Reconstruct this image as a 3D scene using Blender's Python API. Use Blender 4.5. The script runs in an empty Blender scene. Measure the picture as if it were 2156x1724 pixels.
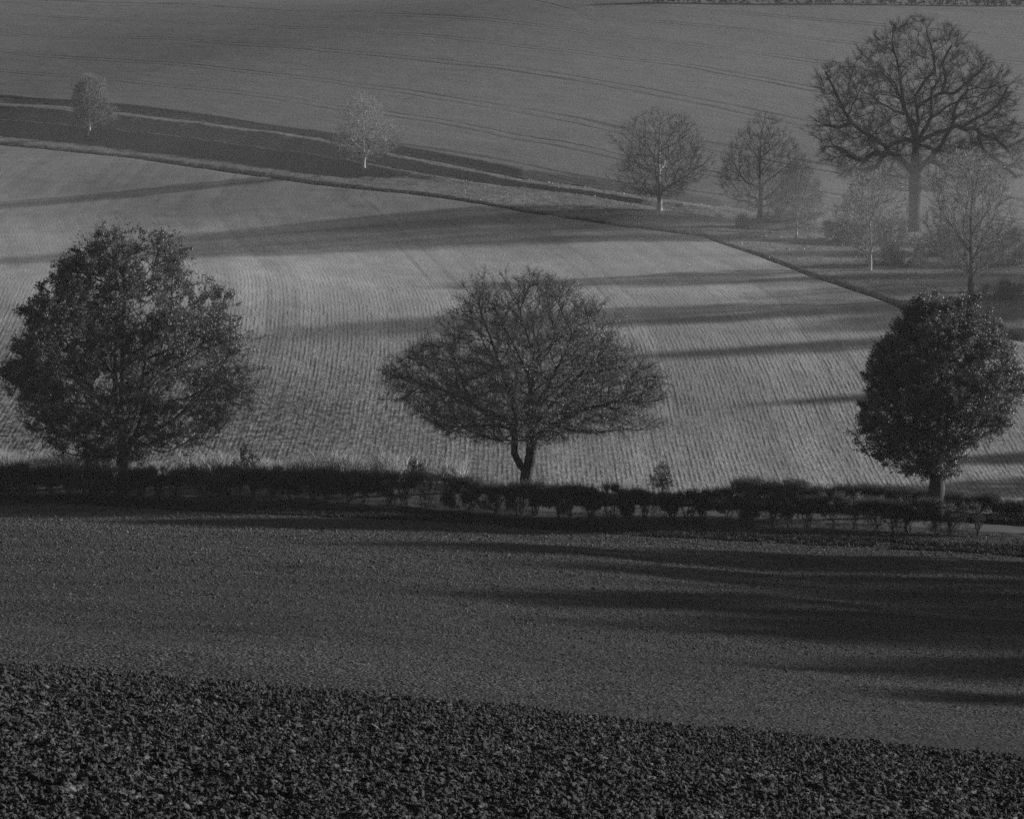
import bpy, math
import numpy as np
from mathutils import Vector

S = bpy.context.scene
COL = S.collection
R = math.radians

# ------------------------------------------------------------------ camera
F = 6113.0                     # focal length for a 2156 px wide picture (hfov 20 degrees)
CAMZ = 20.0
PITCH = math.atan(562.0 / F)
cam_d = bpy.data.cameras.new("camera")
cam = bpy.data.objects.new("camera", cam_d)
COL.objects.link(cam)
cam.location = (0, 0, CAMZ)
cam.rotation_euler = (R(90) - PITCH, 0, 0)
cam_d.sensor_width = 36
cam_d.lens = 36 * F / 2156
cam_d.clip_start = 0.5
cam_d.clip_end = 6000
S.camera = cam

# ------------------------------------------------------------------ sky, sun, exposure
SUN_EL = 13.0
SUN_AZ = 19.0                  # degrees from +x towards +y: the sun stands right of and behind the scene
w = bpy.data.worlds.new("World")
S.world = w
w.use_nodes = True
nt = w.node_tree
bg = nt.nodes["Background"]
sky = nt.nodes.new("ShaderNodeTexSky")
sky.sky_type = 'NISHITA'
sky.sun_disc = False
sky.sun_elevation = R(SUN_EL)
sky.sun_rotation = R(90 - SUN_AZ)
bw = nt.nodes.new("ShaderNodeRGBToBW")      # black and white photograph: a neutral sky
nt.links.new(sky.outputs[0], bw.inputs[0])
nt.links.new(bw.outputs[0], bg.inputs[0])
bg.inputs[1].default_value = 0.05
sd = bpy.data.lights.new("sun", 'SUN')
sun = bpy.data.objects.new("sun", sd)
COL.objects.link(sun)
sd.energy = 5.0
sd.angle = R(2.2)
sd.color = (1, 1, 1)
sun_dir = Vector((math.cos(R(SUN_EL)) * math.cos(R(SUN_AZ)), math.cos(R(SUN_EL)) * math.sin(R(SUN_AZ)), math.sin(R(SUN_EL))))
sun.rotation_euler = sun_dir.to_track_quat('Z', 'Y').to_euler()
sun.location = (200, 200, 120)
S.view_settings.view_transform = 'Standard'
S.view_settings.look = 'None'
S.view_settings.exposure = 0.45
S.view_settings.gamma = 1
S.cycles.use_denoising = False
S.cycles.volume_bounces = 0
S.cycles.max_bounces = 4
S.cycles.diffuse_bounces = 2
S.cycles.transparent_max_bounces = 24

# ------------------------------------------------------------------ numpy helpers
def hash2(ix, iy, s=0):
    h = (ix.astype(np.int64) * 374761393 + iy.astype(np.int64) * 668265263 + s * 974711) & 0xffffffff
    h = ((h ^ (h >> 13)) * 1274126177) & 0xffffffff
    h = (h ^ (h >> 16)) & 0xffffffff
    return h / 4294967296.0

def vnoise(x, y, s=0):
    ix, iy = np.floor(x), np.floor(y)
    fx, fy = x - ix, y - iy
    fx = fx * fx * fx * (fx * (fx * 6 - 15) + 10); fy = fy * fy * fy * (fy * (fy * 6 - 15) + 10)
    a = hash2(ix, iy, s); b = hash2(ix + 1, iy, s); c = hash2(ix, iy + 1, s); d = hash2(ix + 1, iy + 1, s)
    return (a + (b - a) * fx) * (1 - fy) + (c + (d - c) * fx) * fy

def fbm(x, y, o=3, s=0):
    t = 0; a = 0.5
    for i in range(o):
        t = t + a * (vnoise(x, y, s + i) - 0.5); x = x * 2.03; y = y * 2.03; a *= 0.5
    return t

def worley(x, y, s=0):
    ix, iy = np.floor(x), np.floor(y)
    best = np.full(x.shape, 9.0)
    for dx in (-1, 0, 1):
        for dy in (-1, 0, 1):
            cx, cy = ix + dx, iy + dy
            px = cx + hash2(cx, cy, s + 11); py = cy + hash2(cx, cy, s + 23)
            best = np.minimum(best, (px - x) ** 2 + (py - y) ** 2)
    return np.sqrt(best)

def mesh_np(name, V, faces, mats, parent=None, smooth=True, attrs=None):
    """faces: list of (array n x k, material index)"""
    me = bpy.data.meshes.new(name)
    V = np.ascontiguousarray(V, dtype=np.float32)
    me.vertices.add(len(V)); me.vertices.foreach_set('co', V.ravel())
    loops = np.concatenate([f.ravel() for f, m in faces]).astype(np.int32)
    tot = np.concatenate([np.full(len(f), f.shape[1]) for f, m in faces])
    start = np.concatenate([[0], np.cumsum(tot)[:-1]]).astype(np.int32)
    mi = np.concatenate([np.full(len(f), m) for f, m in faces]).astype(np.int32)
    me.loops.add(len(loops)); me.loops.foreach_set('vertex_index', loops)
    me.polygons.add(len(tot)); me.polygons.foreach_set('loop_start', start)
    me.polygons.foreach_set('material_index', mi)
    me.polygons.foreach_set('use_smooth', np.full(len(tot), smooth, dtype=bool))
    for m in mats: me.materials.append(m)
    for k, a in (attrs or {}).items():
        at_ = me.attributes.new(k, 'FLOAT', 'POINT')
        at_.data.foreach_set('value', np.ascontiguousarray(a, dtype=np.float32).ravel())
    me.update(calc_edges=True)
    o = bpy.data.objects.new(name, me)
    COL.objects.link(o)
    if parent is not None: o.parent = parent
    return o

def tag(o, label=None, cat=None, group=None, kind=None):
    if label: o['label'] = label
    if cat: o['category'] = cat
    if group: o['group'] = group
    if kind: o['kind'] = kind
    return o

def thing(name, loc, label, cat, group=None):
    o = bpy.data.objects.new(name, None); COL.objects.link(o)
    o.location = loc; o.empty_display_size = 0.3
    return tag(o, label, cat, group)

# ------------------------------------------------------------------ materials (all neutral greys: the photograph is black and white)
class NT:
    def __init__(s, name):
        s.m = bpy.data.materials.new(name); s.m.use_nodes = True
        s.t = s.m.node_tree; s.b = s.t.nodes["Principled BSDF"]; s.b.inputs['Roughness'].default_value = 0.9
        s.b.inputs['Specular IOR Level'].default_value = 0.15
        s.geo = None
    def n(s, typ, **kw):
        nd = s.t.nodes.new(typ)
        for k, v in kw.items(): setattr(nd, k, v)
        return nd
    def l(s, a, b): s.t.links.new(a, b)
    def pos(s):
        if s.geo is None: s.geo = s.n('ShaderNodeNewGeometry')
        return s.geo.outputs['Position']
    def val(s, x, inp):
        if isinstance(x, (int, float)): inp.default_value = x
        else: s.l(x, inp)
    def math(s, op, a, b=0.0, c=0.0, clamp=False):
        nd = s.n('ShaderNodeMath', operation=op, use_clamp=clamp)
        s.val(a, nd.inputs[0]); s.val(b, nd.inputs[1])
        if op in ('MULTIPLY_ADD', 'SMOOTH_MIN', 'COMPARE'): s.val(c, nd.inputs[2])
        return nd.outputs[0]
    def noise(s, scale, detail=3, rough=0.55, vec=None, dist=0):
        nd = s.n('ShaderNodeTexNoise'); nd.inputs['Scale'].default_value = scale
        nd.inputs['Detail'].default_value = detail; nd.inputs['Roughness'].default_value = rough
        nd.inputs['Distortion'].default_value = dist
        s.l(vec or s.pos(), nd.inputs['Vector']); return nd.outputs[0]
    def voro(s, scale, out='Distance', vec=None, feat='F1'):
        nd = s.n('ShaderNodeTexVoronoi', feature=feat); nd.inputs['Scale'].default_value = scale
        s.l(vec or s.pos(), nd.inputs['Vector']); return nd.outputs[out]
    def scaled(s, v, sc):
        nd = s.n('ShaderNodeVectorMath', operation='MULTIPLY'); s.l(v, nd.inputs[0]); nd.inputs[1].default_value = sc; return nd.outputs[0]
    def comb(s, x, y, z=0.0):
        nd = s.n('ShaderNodeCombineXYZ'); s.val(x, nd.inputs[0]); s.val(y, nd.inputs[1]); s.val(z, nd.inputs[2]); return nd.outputs[0]
    def sep(s, v):
        nd = s.n('ShaderNodeSeparateXYZ'); s.l(v, nd.inputs[0]); return nd.outputs
    def rng(s, x, a, b, c, d, smooth=False):
        nd = s.n('ShaderNodeMapRange', interpolation_type='SMOOTHSTEP' if smooth else 'LINEAR')
        s.l(x, nd.inputs[0])
        for i, v in enumerate((a, b, c, d)): s.val(v, nd.inputs[i + 1])
        return nd.outputs[0]
    def attr(s, name):
        nd = s.n('ShaderNodeAttribute', attribute_name=name); return nd.outputs['Fac']
    def col(s, x): s.val(x, s.b.inputs['Base Color']) if not isinstance(x, (int, float)) else setattr(s.b.inputs['Base Color'], 'default_value', (x, x, x, 1)); return s
    def bump(s, h, dist, strength=1.0):
        nd = s.n('ShaderNodeBump'); s.l(h, nd.inputs['Height']); nd.inputs['Distance'].default_value = dist
        nd.inputs['Strength'].default_value = strength; s.l(nd.outputs[0], s.b.inputs['Normal']); return s

def m_soil():
    s = NT("ploughed_soil")
    c = s.rng(s.noise(9, 4, .7), .42, .61, .006, .105)
    big = s.rng(s.noise(.09, 3, .6, s.scaled(s.pos(), (.35, 1, 1))), .35, .65, .8, 1.22)
    c = s.math('MULTIPLY', c, big)
    arc = s.noise(1.0, 3, .6, s.comb(s.math('MULTIPLY', s.sep(s.pos())[0], .07), s.math('MULTIPLY_ADD', s.sep(s.pos())[0], .12, s.sep(s.pos())[1]), 0.0))
    c = s.math('MULTIPLY', c, s.rng(arc, .35, .65, .78, 1.2))
    flint = s.math('GREATER_THAN', s.voro(7, 'Color'), .985)
    near = s.voro(7)
    fl = s.math('MULTIPLY', flint, s.math('LESS_THAN', near, .3))
    c = s.math('ADD', c, s.math('MULTIPLY', fl, .3))
    s.col(c)
    h = s.math('ADD', s.math('MULTIPLY', s.math('SUBTRACT', 1, s.voro(11)), .6), s.math('ADD', s.noise(5, 4, .7), s.math('MULTIPLY', s.noise(1.2, 2), .8)))
    s.bump(h, .18, 1.0); return s.m

def m_clod(name='soil_clod', lo=.015, hi=.1):
    s = NT(name)
    c = s.rng(s.noise(6, 5, .75), .3, .72, lo, hi)
    s.col(c); s.bump(s.noise(45, 4, .7), .02, .9); return s.m

def m_crop():
    s = NT("drilled_crop_field")
    r = s.attr('row'); p = s.sep(s.pos())
    wob = s.math('MULTIPLY', s.math('SUBTRACT', s.noise(.25, 2), .5), .12)
    rr = s.math('ADD', r, wob)
    wave = s.math('MULTIPLY_ADD', s.math('SINE', s.math('MULTIPLY', rr, 2 * math.pi / .27)), .5, .5)
    # each row broken into plants and gaps, long along the row
    v = s.comb(s.math('MULTIPLY', rr, 3.6), s.math('MULTIPLY', p[1], .4), 0.0)
    br = s.noise(1.0, 3, .6, v)
    v2 = s.comb(s.math('MULTIPLY', rr, .5), s.math('MULTIPLY', p[1], .02), 0.0)
    streak = s.noise(1.0, 3, .6, v2)
    fine = s.noise(4.5, 3, .7)
    patch = s.noise(.12, 3, .6)
    rowamt = s.rng(patch, .3, .6, .45, 1.0)
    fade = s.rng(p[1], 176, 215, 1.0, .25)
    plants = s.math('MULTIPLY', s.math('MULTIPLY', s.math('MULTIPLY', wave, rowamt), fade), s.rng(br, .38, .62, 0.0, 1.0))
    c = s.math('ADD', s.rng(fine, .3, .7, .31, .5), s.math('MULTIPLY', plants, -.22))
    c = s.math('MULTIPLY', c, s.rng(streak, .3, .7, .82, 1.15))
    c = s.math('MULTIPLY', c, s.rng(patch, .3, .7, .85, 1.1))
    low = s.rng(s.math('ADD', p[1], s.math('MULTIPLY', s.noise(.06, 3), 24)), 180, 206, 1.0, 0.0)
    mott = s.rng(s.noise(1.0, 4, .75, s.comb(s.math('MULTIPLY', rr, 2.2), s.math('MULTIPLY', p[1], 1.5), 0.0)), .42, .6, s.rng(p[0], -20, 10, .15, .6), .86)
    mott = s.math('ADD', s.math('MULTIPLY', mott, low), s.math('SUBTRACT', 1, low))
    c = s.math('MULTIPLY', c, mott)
    lane_d = s.math('ADD', s.attr('lane_dist'), s.math('MULTIPLY', s.math('SUBTRACT', s.noise(.07, 3), .5), 30))
    c = s.math('MULTIPLY', c, s.rng(lane_d, -40, 0, 1.0, .55))  # crop colour darkens towards the lane, more so on the left
    # wheel tracks: pairs of bare lines every 12 m
    tr = s.math('PINGPONG', s.math('ADD', r, 3.0), 6.0)
    t = s.math('ABSOLUTE', s.math('SUBTRACT', tr, .9))
    tm = s.rng(t, .12, .3, 1.0, 0.0, True)
    c = s.math('MULTIPLY', c, s.math('SUBTRACT', 1, s.math('MULTIPLY', s.math('MULTIPLY', tm, s.rng(s.noise(.08, 2), .4, .6, 0.0, 1.0)), .16)))
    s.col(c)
    h = s.math('ADD', s.math('MULTIPLY', plants, .35), s.math('SUBTRACT', s.math('MULTIPLY', s.noise(6, 3, .7), 1.1), s.math('MULTIPLY', tm, .08)))
    s.bump(h, .055, 1.0); return s.m

def m_hill():
    s = NT("hill_crop_field")
    wv = s.attr('tram'); sp = s.attr('space'); p = s.sep(s.pos())
    d = s.math('MULTIPLY', s.math('ABSOLUTE', s.math('SUBTRACT', wv, s.math('ROUND', wv))), sp)
    t = s.math('ABSOLUTE', s.math('SUBTRACT', d, 1.35))
    wob = s.rng(s.noise(.35, 3), .3, .7, .3, .8)
    tm = s.rng(t, .15, s.math('ADD', wob, .15), 1.0, 0.0, True)
    tm = s.math('MULTIPLY', tm, s.rng(s.noise(.05, 2), .35, .6, .35, 1.0))
    wm = s.math('MULTIPLY', wv, 26.0)
    st = s.noise(1.0, 3, .6, s.comb(wm, s.math('MULTIPLY', p[0], .05), 0.0))
    st2 = s.noise(1.0, 2, .6, s.comb(s.math('MULTIPLY', wv, 110.0), s.math('MULTIPLY', p[0], .12), 3.0))
    fine = s.noise(2.5, 3, .7)
    c = s.rng(fine, .3, .7, .095, .2)
    c = s.math('MULTIPLY', c, s.rng(st, .3, .7, .84, 1.1))
    c = s.math('MULTIPLY', c, s.rng(st2, .3, .7, .76, 1.16))
    c = s.math('MULTIPLY', c, s.math('SUBTRACT', 1, s.math('MULTIPLY', tm, .6)))
    s.col(c)
    h = s.math('SUBTRACT', s.math('ADD', s.math('MULTIPLY', s.noise(3.5, 3, .7), 1.2), st2), s.math('MULTIPLY', tm, 1.6))
    s.bump(h, .06, 1.0); return s.m

def m_bank():
    s = NT("rough_bank_grass")
    p = s.sep(s.pos())
    c = s.rng(s.noise(2.2, 4, .7), .3, .7, .11, .22)
    c = s.math('MULTIPLY', c, s.rng(s.noise(.25, 3, .6, s.scaled(s.pos(), (1, .4, 1))), .3, .7, .75, 1.2))
    s.col(c); s.bump(s.noise(3, 4, .7), .22, 1.0); return s.m

def m_verge(lo=.015, hi=.055):
    s = NT("verge_grass_ground")
    s.col(s.rng(s.noise(4, 4, .7), .3, .7, lo, hi)); s.bump(s.noise(6, 4, .7), .12, 1.0); return s.m

def m_road():
    s = NT("road_asphalt")
    s.col(s.math('MULTIPLY', s.rng(s.noise(40, 3, .7), .3, .7, .07, .11), s.rng(s.noise(.7, 3), .3, .7, .85, 1.15)))
    s.bump(s.noise(60, 3), .006, .6); return s.m

def m_bark(lo, hi, name):
    s = NT(name)
    v = s.scaled(s.pos(), (1, 1, .25))
    s.col(s.rng(s.noise(9, 4, .7, v), .3, .7, lo, hi)); s.bump(s.noise(22, 4, .7, v), .03, .9); return s.m

def m_leaf(lo, hi, name, trans=.35, spec=.4):
    s = NT(name)
    c = s.rng(s.noise(3.0, 3, .8), .25, .75, lo, hi)
    s.col(c); s.b.inputs['Roughness'].default_value = .5; s.b.inputs['Specular IOR Level'].default_value = spec
    tr = s.n('ShaderNodeBsdfTranslucent'); s.l(c, tr.inputs[0])
    mx = s.n('ShaderNodeMixShader'); mx.inputs[0].default_value = trans
    s.l(s.b.outputs[0], mx.inputs[1]); s.l(tr.outputs[0], mx.inputs[2])
    out = [n for n in s.t.nodes if n.type == 'OUTPUT_MATERIAL'][0]
    s.l(mx.outputs[0], out.inputs['Surface']); return s.m

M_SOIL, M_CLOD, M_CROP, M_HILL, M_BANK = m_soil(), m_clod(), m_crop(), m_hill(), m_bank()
M_CLODL = m_clod('dry_clod', .03, .16)
M_VERGE, M_ROAD = m_verge(), m_road()
M_BARK = m_bark(.03, .09, "dark_bark")
M_PALEBARK = m_bark(.25, .5, "pale_bark")
M_TWIG = m_bark(.04, .10, "twig_bark")
M_FARTWIG = m_bark(.13, .25, "hazed_twig_bark")  # bark colour lightened to put distance haze on the far twigs
M_PALETWIG = m_bark(.2, .36, 'pale_twig_bark')
M_OAK = m_bark(.018, .045, 'oak_bark')
M_OAKTWIG = m_bark(.025, .06, 'oak_twig_bark')
M_LEAF = m_leaf(.03, .2, "autumn_leaf", .25)
M_LEAFL = m_leaf(.08, .34, "thin_autumn_leaf")
M_HLEAF = m_leaf(.025, .17, "hedge_leaf", .2)
M_GRASS = m_leaf(.02, .05, "grass_blade", .08, .05)
M_PGRASS = m_leaf(.24, .46, "pale_grass_blade", .6)
M_BGRASS = m_leaf(.12, .26, 'dry_bank_grass', .3)
M_BUSH = m_leaf(.07, .16, "scrub_leaf", .25)

# ------------------------------------------------------------------ terrain height
cp, sp_ = math.cos(PITCH), math.sin(PITCH)
def ray(u, v):
    a = (np.asarray(u, float) - 1078) / F; b = -(np.asarray(v, float) - 862) / F
    return a, cp + b * sp_, -sp_ + b * cp          # x, y, z
def on_ray(u, v, y):
    dx, dy, dz = ray(u, v)
    return dx / dy * y, y, CAMZ + dz / dy * y

CP = []
def col_pts(u, lst, us=None):
    for v, y in lst:
        x, y_, z = on_ray(u, v, y)
        CP.append((x, y_, z))
MIDF = [(1724, 19), (1497, 30), (1360, 78), (1236, 100), (1150, 120), (1085, 142), (1020, 150), (915, 163), (812, 174), (708, 186),
        (630, 200), (568, 215), (512, 230), (470, 243), (442, 250), (385, 272), (300, 310), (225, 352), (150, 400), (75, 450), (0, 515)]
LEFTF = [(1724, 17.5), (1405, 30), (1290, 78), (1190, 100), (1105, 122), (1030, 150), (985, 156), (870, 168), (770, 178), (680, 188), (610, 197),
         (568, 213), (530, 235), (480, 255), (400, 282), (345, 303), (312, 325), (270, 350), (212, 397), (150, 460), (80, 548), (0, 662)]
RIGHTF = [(1724, 22), (1600, 30), (1450, 78), (1310, 100), (1210, 120), (1135, 138), (1065, 150), (970, 161), (860, 172), (775, 182),
          (715, 189), (660, 196), (620, 204), (560, 222), (500, 250), (440, 274), (350, 305), (250, 350), (150, 410), (60, 470), (8, 512)]
col_pts(1078, MIDF); col_pts(0, LEFTF); col_pts(2156, RIGHTF)
# hidden dip behind the near brow
for (u, k) in ((0, 0.0), (1078, -.2), (2156, -.4)):
    for y, z in ((42, -8.9), (56, -11.7)):
        CP.append(((u - 1078) / F * y, y, CAMZ + z + k))
# outside the picture
for side, lst, drop in ((-1, LEFTF, 0.0), (1, RIGHTF, 0.0)):
    for (v, y) in lst[::3]:
        x, y_, z = on_ray(1078 + side * 1078, v, y)
        CP.append((x + side * (12 + y * .25), y_, z - (0.6 if y > 50 else -side * -.6)))
for x in (-60, 0, 60):
    CP.append((x, 0, CAMZ - 1.75)); CP.append((x, 9, CAMZ - 2.9)); CP.append((x, -40, CAMZ + 1.5))
for x in (-500, -200, 200, 500):
    CP.append((x, 60, CAMZ - 12)); CP.append((x, 145, CAMZ - 18)); CP.append((x, 260, CAMZ - 5)); CP.append((x, 420, CAMZ + 10))
for x in (-500, -250, 0, 250, 500):
    CP.append((x, 720, CAMZ + (34 if x < 60 else 26))); CP.append((x, 1100, CAMZ + 26))
CP = np.array(CP)
def U(r2): return np.where(r2 > 1e-9, r2 * np.log(r2 + 1e-12), 0.0)
SC = 100.0
_n = len(CP)
_d = ((CP[:, None, :2] - CP[None, :, :2]) / SC); _K = U((_d ** 2).sum(-1)) + np.eye(_n) * 2e-4
_P = np.column_stack([np.ones(_n), CP[:, 0] / SC, CP[:, 1] / SC])
_A = np.block([[_K, _P], [_P.T, np.zeros((3, 3))]])
_sol = np.linalg.solve(_A, np.concatenate([CP[:, 2], np.zeros(3)]))
def H0(x, y):
    x = np.asarray(x, float); y = np.asarray(y, float); sh = x.shape; x = x.ravel(); y = y.ravel()
    out = np.empty(x.shape)
    for i in range(0, len(x), 40000):
        xs, ys = x[i:i + 40000] / SC, y[i:i + 40000] / SC
        r2 = (xs[:, None] - CP[None, :, 0] / SC) ** 2 + (ys[:, None] - CP[None, :, 1] / SC) ** 2
        out[i:i + 40000] = U(r2) @ _sol[:_n] + _sol[_n] + _sol[_n + 1] * xs + _sol[_n + 2] * ys
    return out.reshape(sh)

def cast(u, v, Hf, y0=60, y1=900, st=.25):
    ys = np.arange(y0, y1, st)
    dx, dy, dz = ray(u, v)
    xs = dx / dy * ys; zs = CAMZ + dz / dy * ys
    g = Hf(xs, ys) - zs
    k = np.argmax(g > 0) if (g > 0).any() else len(ys) - 1
    return xs[k], ys[k]

def curve(pts, y0=60, Hf=None):
    """pixels on the photograph's field lines -> y as a function of a = x / (y + 10)"""
    A = []
    for u, v in pts:
        x, y = cast(u, v, Hf or H0, y0)
        A.append((x / (y + 10), y))
    A.sort(); A = np.array(A)
    return lambda a: np.interp(a, A[:, 0], A[:, 1])

LANE = curve([(-300, 278), (0, 303), (400, 347), (766, 397), (1100, 445), (1300, 472), (1480, 492), (1560, 525), (1700, 578), (1900, 650), (2156, 715), (2500, 790)])
CR1 = curve([(-300, 250), (0, 268), (188, 284), (500, 322), (766, 358), (1000, 385), (1388, 441), (1500, 455), (1700, 500), (2156, 640)])
CR2 = curve([(-300, 205), (0, 224), (240, 243), (430, 262), (700, 305), (860, 335), (1100, 382), (1350, 422), (1520, 440), (1800, 470), (2156, 560)])
CR3 = curve([(-300, 190), (0, 206), (240, 226), (430, 246), (700, 290), (860, 318), (1100, 362), (1350, 400), (1520, 425), (1800, 452), (2156, 520)])

def sstep(t): t = np.clip(t, 0, 1); return t * t * (3 - 2 * t)
def H(x, y):
    x = np.asarray(x, float); y = np.asarray(y, float)
    z = H0(x, y)
    a = x / (np.maximum(y, 0) + 10)
    far = y > 175
    l, c1, c2, c3 = LANE(a), CR1(a), CR2(a), CR3(a)
    # sunken track between the two banks (dark when the sun is low) and a second, lower terrace
    fade = 1 - sstep((a - .055) / .04)
    n = fbm(x * .25, y * .25, 3, 5)
    t = (y - c1) / np.maximum(c2 - c1, .5) + n * .12
    h = np.clip(1.2 - a * 11, 0.9, 2.9)
    z = z - np.where(far & (t > 0) & (t < 1), h * fade * np.where(t < .14, sstep(t / .14), (1 - (t - .14) / .86)), 0)
    c0 = l + (c1 - l) * .45
    t = (y - c0) / np.maximum(c1 - c0, .5) + n * .1
    fade2 = 1 - sstep((a + .10) / .06)
    z = z - np.where(far & (t > 0) & (t < 1), h * .55 * fade2 * np.where(t < .2, sstep(t / .2), (1 - (t - .2) / .8)), 0)
    t = (y - c2) / np.maximum(c3 - c2, .5)
    z = z - np.where(far & (t > .3) & (t < 1.4), .55 * fade * (1 - np.abs(t - .85) / .55), 0)
    z = z + np.where(far, 1.0 * np.exp(-((y - c1) / (2.0 + np.clip(-a * 12, 0, 2))) ** 2) * (1 - sstep((a + .07) / .07)), 0)
    # the ditch along the field edge
    dl = (y - l)
    z = z - np.where(far, .2 * np.exp(-((dl - .2) / (1.0 + np.clip(-a * 6, 0, 3))) ** 2), 0)
    # gentle unevenness; broad swells across the ploughed field
    sw = sstep((y - 62) / 14) * (1 - sstep((y - 118) / 18))
    z = z + sw * (fbm(x * .055 + y * .02, y * .085 - x * .02, 2, 41) * 1.15 + fbm(x * .16 + y * .1, y * .3 - x * .07, 2, 43) * .22)
    z = z + fbm(x * .05, y * .05, 2, 1) * .5 * sstep((y - 30) / 40) + fbm(x * .35, y * .35, 2, 3) * .12 * sstep((y - 10) / 30)
    return z

def ground(x, y): return float(H(np.array([x]), np.array([y]))[0])
def at(u, v, y0=60, y1=900):
    x, y = cast(u, v, H, y0, y1); return (x, y, ground(x, y))
def at_y(u, y):
    x = (u - 1078) / F * y / cp; return (x, y, ground(x, y))

# ------------------------------------------------------------------ ground sheets
NF = 820
af = np.linspace(-.2, .2, NF)
ext = 3.0 * (1.16 ** np.arange(1, 36) - 1)
A_ = np.concatenate([np.full(35, -.2), af, np.full(35, .2)])
E_ = np.concatenate([-ext[::-1], np.zeros(NF), ext])

B1 = curve([(-300, 1035), (0, 1048), (500, 1082), (1000, 1103), (1500, 1138), (2070, 1168), (2156, 1173), (2500, 1190)])
ROADB = lambda a: np.interp(a, [-.2, 0, .2], [149.6, 144.3, 138.6])       # near edge of the road
B2 = lambda a: np.maximum(ROADB(a), B1(a) + 2.5)
B3 = lambda a: B2(a) + 3.2
B4 = lambda a: B3(a) + 2.2
B7 = lambda a: np.interp(a, [-.2, .2], [740.0, 640.0])

def sheet(name, lo, hi, nrow, mat, power=1.0, dz=None, attrs=None, lift=0.0):
    lo_, hi_ = lo(A_), hi(A_)
    t = np.linspace(0, 1, nrow)[:, None]
    if power == 1.0: Y = lo_ + (hi_ - lo_) * t
    else:
        p = power
        Y = ((lo_ + 0.0) ** p + ((hi_) ** p - (lo_) ** p) * t) ** (1 / p)
    X = A_ * (Y + 10) + E_
    Z = H(X, Y) + lift
    if dz is not None: Z = Z + dz(X, Y)
    V = np.stack([X, Y, Z], -1).reshape(-1, 3)
    nc = len(A_)
    i = (np.arange(nrow - 1)[:, None] * nc + np.arange(nc - 1)[None, :]).ravel()
    Fq = np.stack([i, i + 1, i + nc + 1, i + nc], -1)
    at_ = {k: f(X, Y) for k, f in (attrs or {}).items()}
    return tag(mesh_np(name, V, [(Fq, 0)], [mat], attrs=at_), kind='structure')

def clod_dz(x, y):
    near = 1 - sstep((y - 40) / 30)
    w1 = worley(x / .07, y / .07, 1); w2 = worley(x / .17, y / .17, 5)
    z = (.55 - w1) * .035 + (.5 - w2) * .06 + fbm(x / .06, y / .06, 2, 9) * .035 + fbm(x / .8, y / .8, 2, 19) * .1
    mid = sstep((y - 40) / 30)
    zm = (.5 - worley(x / .35, y / .45, 8)) * .025 + fbm(x / .5, y / .7, 2, 2) * .03
    return (z * near + zm * mid) * 1.0

sheet('ploughed_field', lambda a: np.full(np.shape(a), 12.0), B1, 900, M_SOIL, power=-.5, dz=clod_dz)
sheet('ground_behind', lambda a: np.full(np.shape(a), -9.0), lambda a: np.full(np.shape(a), 12.0), 60, M_SOIL)
sheet('grass_verge', B1, B2, 30, M_VERGE, dz=lambda x, y: fbm(x / .6, y / .6, 3, 7) * .18)
sheet('road', B2, B3, 8, M_ROAD)
sheet('far_verge', B3, B4, 12, M_VERGE, dz=lambda x, y: fbm(x / .6, y / .6, 3, 7) * .1)

def row_attr(x, y):
    yy = np.clip(y - 172, 0, 90)
    return x + .5 * (.19 / 55) * np.minimum(yy, 55) ** 2 + .19 * np.maximum(yy - 55, 0) + np.sin(x * .05) * .6
sheet('crop_field', B4, LANE, 320, M_CROP, attrs={'row': row_attr, 'lane_dist': lambda x, y: y - LANE(x / (y + 10)) - np.clip(x, -34, 30) * 1.0})
sheet('grass_bank', LANE, CR3, 150, M_BANK, dz=lambda x, y: fbm(x / 1.1, y / 1.1, 3, 17) * .14)

TRAMS = [CR3] + [curve(p, 175) for p in (
    [(-300, 285), (300, 285), (800, 308), (1078, 347), (1207, 374), (1295, 388), (1600, 425), (2156, 500)],
    [(-300, 135), (0, 150), (225, 168), (450, 192), (700, 225), (875, 247), (1078, 287), (1350, 340), (1700, 405), (2156, 470)],
    [(-300, 100), (0, 113), (250, 128), (500, 150), (750, 180), (1000, 220), (1207, 256), (1308, 282), (1704, 350), (2156, 430)],
    [(-300, 50), (0, 65), (250, 80), (500, 95), (750, 112), (1078, 147), (1207, 165), (1427, 207), (1704, 264), (2156, 350)],
    [(-300, 18), (0, 30), (300, 42), (600, 60), (800, 70), (1078, 95), (1207, 110), (1427, 136), (1713, 190), (2156, 280)],
    [(-300, -5), (0, 4), (400, 14), (800, 32), (1251, 74), (1647, 119), (2156, 195)],
    [(-300, -30), (300, -20), (800, 2), (1251, 38), (1647, 75), (2156, 135)],
    [(-300, -60), (300, -50), (800, -25), (1251, 8), (1647, 36), (2156, 80)])]
def tram_attr(x, y, want='w'):
    a = x / (y + 10)
    ys = [TRAMS[0](a) - 3]
    for f in TRAMS[1:]:
        ys.append(np.maximum(f(a), ys[-1] + 3.5))
    wv = np.zeros(x.shape); spc = np.full(x.shape, 10.0)
    for k in range(len(ys) - 1):
        g = ys[k + 1] - ys[k]; m = (y >= ys[k])
        wv = np.where(m, k + (y - ys[k]) / g, wv)
    g = np.interp(y, [200, 300, 400, 520], [9, 14, 22, 30])
    return wv if want == 'w' else g
sheet('hill_field', CR3, B7, 460, M_HILL, power=.4, attrs={'tram': tram_attr, 'space': lambda x, y: tram_attr(x, y, 's')})
sheet('hill_top', B7, lambda a: np.full(np.shape(a), 1250.0), 20, M_HILL)

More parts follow.
